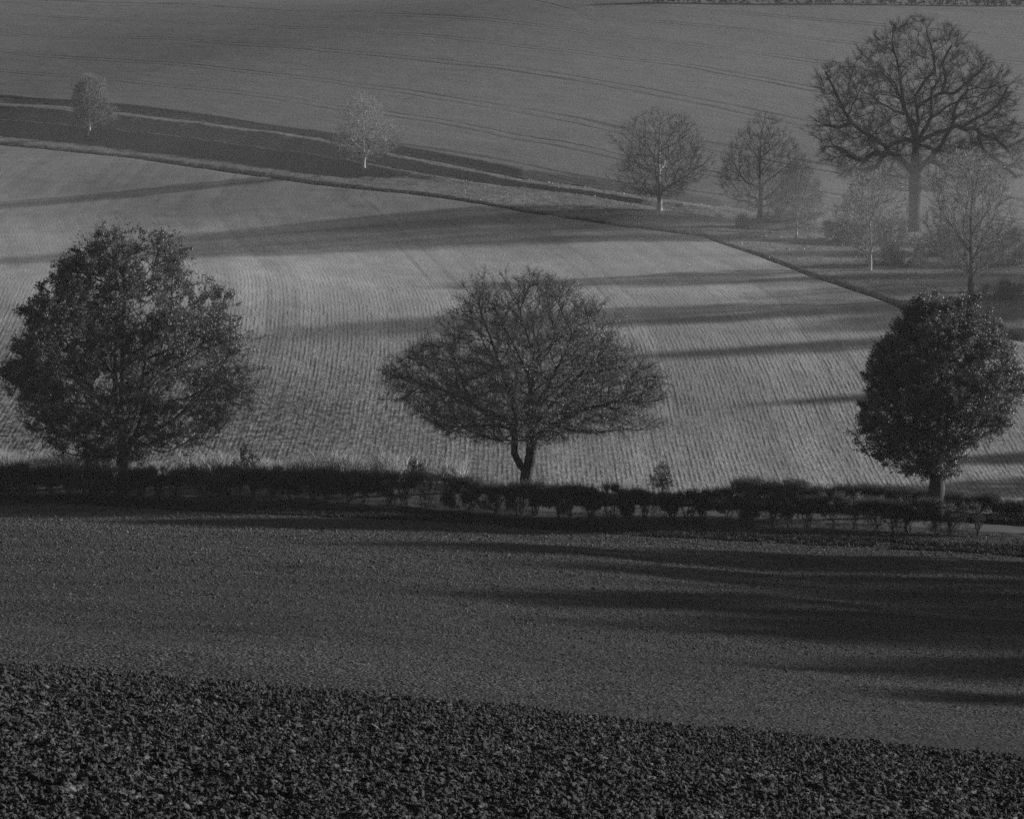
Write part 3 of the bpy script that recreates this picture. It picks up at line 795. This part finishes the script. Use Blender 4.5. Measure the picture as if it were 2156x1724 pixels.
# ------------------------------------------------------------------ hedges
def leaf_cloud(rng, pts, size, off=0):
    n = len(pts); Rm = rot_mats(rng, n); sz = size * rng.uniform(.6, 1.4, n)
    q = np.array([(-.5, 0, 0), (0, -.38, .05), (.5, 0, 0), (0, .38, .05)])
    V = (np.einsum('nij,kj->nki', Rm, q) * sz[:, None, None] + pts[:, None]).reshape(-1, 3)
    return V, (np.arange(4)[None] + (np.arange(n) * 4)[:, None]) + off
def twig_cloud(rng, pts, L, r, up=.5, off=0):
    n = len(pts); d = rng.normal(0, .6, (n, 3)) + np.array([0, 0, up]); d /= np.linalg.norm(d, axis=1)[:, None]
    l = L * rng.uniform(.4, 1.4, (n, 1)); rr = np.full(n, r)
    return tubes(pts, d, rr, pts + d * l, d, rr * .5, 3, off)

def hedge(name, label, path, height, width, seed, stem_gap, leafn, leafm, cat='hedge', open_=.4, bush=1.3, lsize=.045, ragged=.12, twign=1500):
    """path: list of (x, y); a row of trimmed shrubs grown together at the top, bare stems below"""
    rng = np.random.default_rng(seed)
    path = np.array(path); seg = np.linalg.norm(np.diff(path, axis=0), axis=1); cum = np.concatenate([[0], np.cumsum(seg)]); LEN = cum[-1]
    root = thing(name, (path[0][0], path[0][1], ground(*path[0])), label, cat); o = np.array(root.location)
    pos = lambda s: np.stack([np.interp(s, cum, path[:, 0]), np.interp(s, cum, path[:, 1])], -1)
    cs = np.cumsum(rng.uniform(.6, 1.4, int(LEN / bush))) ; cs = cs / cs[-1] * LEN
    hb = height * rng.uniform(1 - ragged, 1 + ragged, len(cs)); ob = rng.uniform(.1, 1.25, len(cs)) * open_ * height
    dens = rng.uniform(.6, 1, len(cs)) ** .5
    Vs, Fs, off = [], [], 0
    tot = int(leafn * LEN)
    s = rng.uniform(0, LEN, tot)
    k = np.argmin(np.abs(s[:, None] - cs[None]), 1)
    ds = (s - cs[k]) / (bush * .8)
    lo = ob[k] * (1 + .15 * np.abs(ds)) + .2 * (vnoise(s * 1.7, s * 0, 51) - .5) * height ; hi = hb[k] * (1 - .05 * ds ** 2)
    z = lo + (hi - lo) * rng.uniform(0, 1, tot) ** .75
    wv = width * (.55 + .45 * np.clip((z - lo) / (hi - lo + .01) * 2, 0, 1)); c = rng.uniform(-1, 1, tot); c = np.sign(c) * np.abs(c) ** .7
    keep = rng.uniform(0, 1, tot) < dens[k] * (1.15 - .3 * np.clip(np.abs(ds), 0, 1.2))
    holes = vnoise(s * 2.2, z * 2.6 + 7, seed) + .5 * vnoise(s * 6, z * 6, seed + 1)
    holes += .25 * (z > hi - .25) * vnoise(s * 3, s * 0, 3)
    keep &= holes > .73
    # thin drooping growth low down as well
    pxy = pos(s); pts = np.stack([pxy[:, 0], pxy[:, 1] + c * wv * .5, z], -1)[keep]
    pts[:, 2] += H(pts[:, 0], pts[:, 1]); pts -= o
    V, Fq = leaf_cloud(rng, pts, lsize); Vs.append(V); Fs.append((Fq, 1)); off += len(V)
    nb = int(twign * LEN * .4); sb = rng.uniform(0, LEN, nb); pb = pos(sb); kb = np.argmin(np.abs(sb[:, None] - cs[None]), 1)
    zb = rng.uniform(.0, .95, nb) * hb[kb]; bt = np.stack([pb[:, 0], pb[:, 1] + rng.normal(0, .22, nb) * width, zb], -1)
    bt = bt[vnoise(sb * 1.5, zb * 1.5, 77) > .4]; bt[:, 2] += H(bt[:, 0], bt[:, 1]); bt -= o
    tw = np.concatenate([pts[rng.integers(0, len(pts), int(twign * LEN))], bt])
    V, Fq = twig_cloud(rng, tw, .28, .006, .6, off); Vs.append(V); Fs.append((Fq, 0)); off += len(V)
    mesh_np('foliage', np.concatenate(Vs), Fs, [M_TWIG, leafm], parent=root, smooth=False)
    # stems: a fan of crooked stems for every shrub
    done = 0
    for i, sc_ in enumerate(cs):
        if done >= 98: break
        b = pos(np.array([sc_]))[0]; gz = ground(b[0], b[1]); p0s, p1s, r0s, r1s = [], [], [], []
        for m in range(rng.integers(4, 10)):
            a = np.array([b[0] + rng.normal(0, .1), b[1] + rng.normal(0, .08), gz - .1]); tgt = np.array([b[0] + rng.normal(0, bush * .38), b[1] + rng.normal(0, width * .2), gz + hb[i] * rng.uniform(.7, .95)])
            q = 5; prev = a; r = rng.uniform(.014, .042)
            for t in range(1, q + 1):
                nx = a + (tgt - a) * np.array([(t / q) ** 1.3, (t / q) ** 1.3, t / q]) + rng.normal(0, .04, 3)
                p0s.append(prev); p1s.append(nx); r0s.append(r * (1 - (t - 1) / q * .7)); r1s.append(r * (1 - t / q * .7)); 
                if t >= 2:
                    for _ in range(5):
                        p0s.append(nx); e = nx + rng.normal(0, .2, 3) + np.array([0, 0, .16]); p1s.append(e); r0s.append(.012); r1s.append(.005)
                prev = nx
        p0s, p1s = np.array(p0s) - o, np.array(p1s) - o; T = p1s - p0s
        V, Fq = tubes(p0s, T, np.array(r0s), p1s, T, np.array(r1s), 5)
        mesh_np('stem', V, [(Fq, 0)], [M_BARK], parent=root); done += 1
    return root

def path_px(lst):
    out = []
    for u, y in lst: out.append(((u - 1078) / F * y / cp, y))
    return out
HP = path_px([(-130, 148.6), (250, 146.6), (700, 144.4), (1100, 142.6), (1500, 140.2), (2065, 137.2)])
hedge('trimmed_hedge', 'long dark trimmed hedge with bare stems crossing the whole view below the three roadside trees', HP, 1.5, 1.0, 5, 1, 9500, M_HLEAF,
      open_=.36, bush=1.0)
HP2 = path_px([(1540, 149.2), (1800, 147.6), (2100, 146.4), (2330, 145.0)])
hedge('rough_hedge', 'ragged untrimmed hedge on the far side of the road at the right', HP2, .78, 1.3, 9, 1, 900, M_BUSH, open_=.05, bush=1.1, ragged=.3, lsize=.075)
top = [at(u, v, 300, 700)[:2] for u, v in ((1350, 6), (1600, 8), (1900, 11), (2200, 14))]
hedge('hilltop_hedge', 'dark hedge line along the top of the hill at the upper right corner', top, 2.0, 2.0, 19, 1, 420, M_GRASS, open_=.02, bush=4, lsize=.22, twign=20)

# ------------------------------------------------------------------ grasses and scrub
def blades(name, label, XY, hgt, mat, seed, lean=.35, wd=.02, cat='grass'):
    rng = np.random.default_rng(seed); n = len(XY); x, y = XY[:, 0], XY[:, 1]
    z = H(x, y); h = hgt if np.ndim(hgt) else np.full(n, hgt); h = h * rng.uniform(.5, 1.3, n)
    th = rng.uniform(0, 2 * math.pi, n); w_ = wd * rng.uniform(.6, 1.5, n)
    b = np.stack([x, y, z - .03], -1); side = np.stack([np.cos(th), np.sin(th), 0 * th], -1) * w_[:, None]
    ln = rng.normal(0, lean, (n, 2)) * h[:, None]
    m = b + np.stack([ln[:, 0] * .35, ln[:, 1] * .35, h * .6], -1); t = b + np.stack([ln[:, 0], ln[:, 1], h], -1)
    V = np.stack([b - side, b + side, m + side * .8, m - side * .8, t], 1).reshape(-1, 3)
    k = np.arange(n)[:, None] * 5
    o = mesh_np(name, V, [(k + np.array([[0, 1, 2, 3]]), 0), (k + np.array([[3, 2, 4]]), 0)], [mat], smooth=False)
    return tag(o, label, cat, kind='stuff')

rng = np.random.default_rng(77)
def strip_pts(n, lo, hi, amin=-.2, amax=.2, clump=.5, sc=.8, seed=3):
    a = rng.uniform(amin, amax, n); t = rng.uniform(0, 1, n)
    y = lo(a) + (hi(a) - lo(a)) * t; x = a * (y + 10)
    k = vnoise(x / sc, y / sc, seed) > clump * rng.uniform(.4, 1.3, n)
    return np.stack([x, y], -1)[k]
P1 = strip_pts(110000, lambda a: B1(a) - .3, lambda a: B1(a) + 3.6, -.19, .19)
blades('verge_grass', 'rough dark tussocky grass along the foot of the trimmed hedge', P1, .16, M_GRASS, 1)
# tall pale weeds behind the hedge, thickest on the left
P2 = strip_pts(40000, lambda a: B3(a) + 1.6, lambda a: B3(a) + 5.0, -.19, -.015, .68, 1.1, 8)
k = rng.uniform(0, 1, len(P2)) < np.clip(1.0 - (P2[:, 0] + 20) / 26, .06, 1)
P2 = P2[k]; h2 = .4 + 1.0 * np.clip(vnoise(P2[:, 0] / 1.4, P2[:, 1] / 1.4, 4) * 1.3 - .2, 0, 1)
blades('tall_weeds', 'pale feathery tall weeds behind the left half of the trimmed hedge', P2, h2, M_PGRASS, 2, lean=.5, wd=.02, cat='weeds')
P3 = strip_pts(26000, lambda a: B3(a) + .2, lambda a: B3(a) + 2.0, .0, .2, .5, .9, 9)
blades('road_grass', 'short grass on the far side of the road', P3, .3, M_GRASS, 5)
# rough grass on the bank and along the field edge
P4 = strip_pts(8000, lambda a: LANE(a) - .2, lambda a: LANE(a) + .7, -.19, .19, .3, 1.5, 12)
blades('field_edge_grass', 'dark line of rough grass along the edge of the drilled field', P4, .22, M_GRASS, 6, wd=.05)
P5 = strip_pts(2500, lambda a: LANE(a) + 1, CR3, -.02, .19, .55, 2.5, 14)
blades('bank_grass', 'pale tussocks of dry grass over the bank', P5, .2, M_BGRASS, 7, wd=.05)

def bush(u, v, rx, hz, seed, label, n=5000, mat=None, y0=150, lsize=.11, base=None, name='bush'):
    rg = np.random.default_rng(seed); b = base or at(u, v, y0)
    root = thing(name, b, label, 'bush', 'bushes of the scrub')
    th = rg.uniform(0, 2 * math.pi, n); q = rg.uniform(0, 1, n) ** .5; zz = rg.uniform(0, 1, n)
    lob = 1 + .25 * np.sin(th * 3 + seed) + .15 * np.sin(th * 7 + seed * 2)
    r = rx * np.sqrt(np.clip(1 - (zz * .95) ** 2, 0, 1)) * q * lob
    P = np.stack([r * np.cos(th), r * np.sin(th) * .8, zz * hz * (.8 + .3 * vnoise(th * 2, zz * 3, seed))], -1)
    kp = vnoise(P[:, 0] * 1.6 + 9, P[:, 2] * 1.9 + P[:, 1], seed) > .52
    P = P[kp]
    V, Fq = leaf_cloud(rg, P, lsize); n2 = len(V)
    V2, F2 = twig_cloud(rg, P[rg.integers(0, len(P), n // 3)], .4, .009, .9, n2)
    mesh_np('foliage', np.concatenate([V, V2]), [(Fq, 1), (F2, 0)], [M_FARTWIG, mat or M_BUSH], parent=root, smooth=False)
    m = 26; a = np.zeros((m, 3)) + rg.normal(0, rx * .12, (m, 3)) * [1, 1, 0] - [0, 0, .15]; e = P[rg.integers(0, len(P), m)]
    V, Fq = tubes(a, e - a, np.full(m, .035), e, e - a, np.full(m, .01), 5)
    mesh_np('stem', V, [(Fq, 0)], [M_BARK], parent=root)
    return root
bush(1560, 478, 1.3, .9, 1, 'low dark bush left of the pointed bare tree by the field corner', 3000)
bush(1640, 468, 1.6, 1.0, 2, 'low bush at the foot of the pointed bare tree', 3000)
bush(1760, 508, 2.4, 1.7, 3, 'twiggy bush between the two white-stemmed saplings', 6000)
bush(1868, 515, 2.6, 2.0, 4, 'dark bush left of the oak trunk', 7000)
bush(1900, 560, 2.2, 1.8, 5, 'rounded dark bush in front of the oak trunk', 6000)
bush(1985, 540, 2.6, 2.3, 6, 'tall bush right of the oak trunk', 7000)
bush(2060, 520, 2.8, 2.6, 7, 'thick bush behind the vase-shaped bare tree', 7000)
bush(2130, 560, 3.0, 2.8, 8, 'large dark bush at the right edge of the view', 8000)
bush(2110, 628, 2.0, 1.3, 9, 'low dark bush right of the vase-shaped tree', 4000)
def sapling(name, u, y, h, wd, seed, label):
    e = Env([(h, -.1, .12), (h * .7, -wd * .5, wd * .6), (h * .35, -wd, wd * .9), (h * .12, -wd * .6, wd * .7)], rag=.8, sd=seed)
    tree(name, at_y(u, y), label, name, seed, [[(0, 0, 0), (.02, 0, h * .4), (-.03, 0, h * .85)]], e, (12, 60, 220), .035, r_tip=.004, twigs=900, twig_len=.22,
         leaves=1500, leaf=.075, leafm=M_HLEAF, allow_from=.1, twig_r=.004, thick=.015, step=.12, hsz=.2)
sapling('sapling', 1395, 149.5, 1.75, .55, 311, 'small dark sapling poking up behind the trimmed hedge right of the middle tree')
sapling('shrub', 515, 150.5, 2.1, .8, 312, 'small dark shrub among the pale weeds right of the left tree')
sapling('shrub', 870, 149.5, 1.4, .8, 313, 'small low shrub behind the hedge left of the middle tree')

# ------------------------------------------------------------------ haze: one closed box of thin, even air
def haze():
    x0, x1, y0, y1, z0, z1 = -790, 790, -70, 1300, -8, CAMZ + 42
    V = [(x, y, z) for z in (z0, z1) for y in (y0, y1) for x in (x0, x1)]
    Fq = [(0, 2, 3, 1), (4, 5, 7, 6), (0, 1, 5, 4), (2, 6, 7, 3), (0, 4, 6, 2), (1, 3, 7, 5)]
    m = bpy.data.materials.new("thin_mist"); m.use_nodes = True; t = m.node_tree; t.nodes.clear()
    out = t.nodes.new('ShaderNodeOutputMaterial'); pv = t.nodes.new('ShaderNodeVolumePrincipled')
    pv.inputs['Color'].default_value = (.9, .9, .9, 1); pv.inputs['Density'].default_value = .00012; pv.inputs['Anisotropy'].default_value = 0
    t.links.new(pv.outputs[0], out.inputs['Volume'])
    o = mesh_np('haze', np.array(V, float), [(np.array(Fq), 0)], [m], smooth=False)
    return tag(o, kind='stuff')
haze()
def mist(label, c, r, dens):
    n1, n2 = 40, 24
    th = np.linspace(0, 2 * math.pi, n1, endpoint=False); ph = np.linspace(.04, math.pi - .04, n2)
    V = np.stack([np.outer(np.sin(ph), np.cos(th)) * r[0] + c[0], np.outer(np.sin(ph), np.sin(th)) * r[1] + c[1], np.outer(np.cos(ph), np.ones(n1)) * r[2] + c[2]], -1).reshape(-1, 3)
    i, j = np.meshgrid(np.arange(n2 - 1), np.arange(n1), indexing='ij'); i, j = i.ravel(), j.ravel(); j2 = (j + 1) % n1
    q = np.stack([i * n1 + j, (i + 1) * n1 + j, (i + 1) * n1 + j2, i * n1 + j2], -1)
    m = bpy.data.materials.new("drifting_mist"); m.use_nodes = True; t = m.node_tree; t.nodes.clear()
    out = t.nodes.new('ShaderNodeOutputMaterial'); pv = t.nodes.new('ShaderNodeVolumePrincipled')
    pv.inputs['Color'].default_value = (.9, .9, .9, 1); pv.inputs['Density'].default_value = dens; pv.inputs['Anisotropy'].default_value = 0
    t.links.new(pv.outputs[0], out.inputs['Volume'])
    o = mesh_np('mist', V, [(q, 0), (np.arange(n1)[None], 0), ((np.arange(n1)[::-1] + (n2 - 1) * n1)[None], 0)], [m], smooth=False)
    return tag(o, label, 'mist', kind='stuff')
mist('broad pale mist lying over the far fields', (45, 280, 8), (115, 90, 26), .0005)
mist('thicker mist pooled round the trees at the right', (46, 212, 8), (46, 38, 12), .0023)
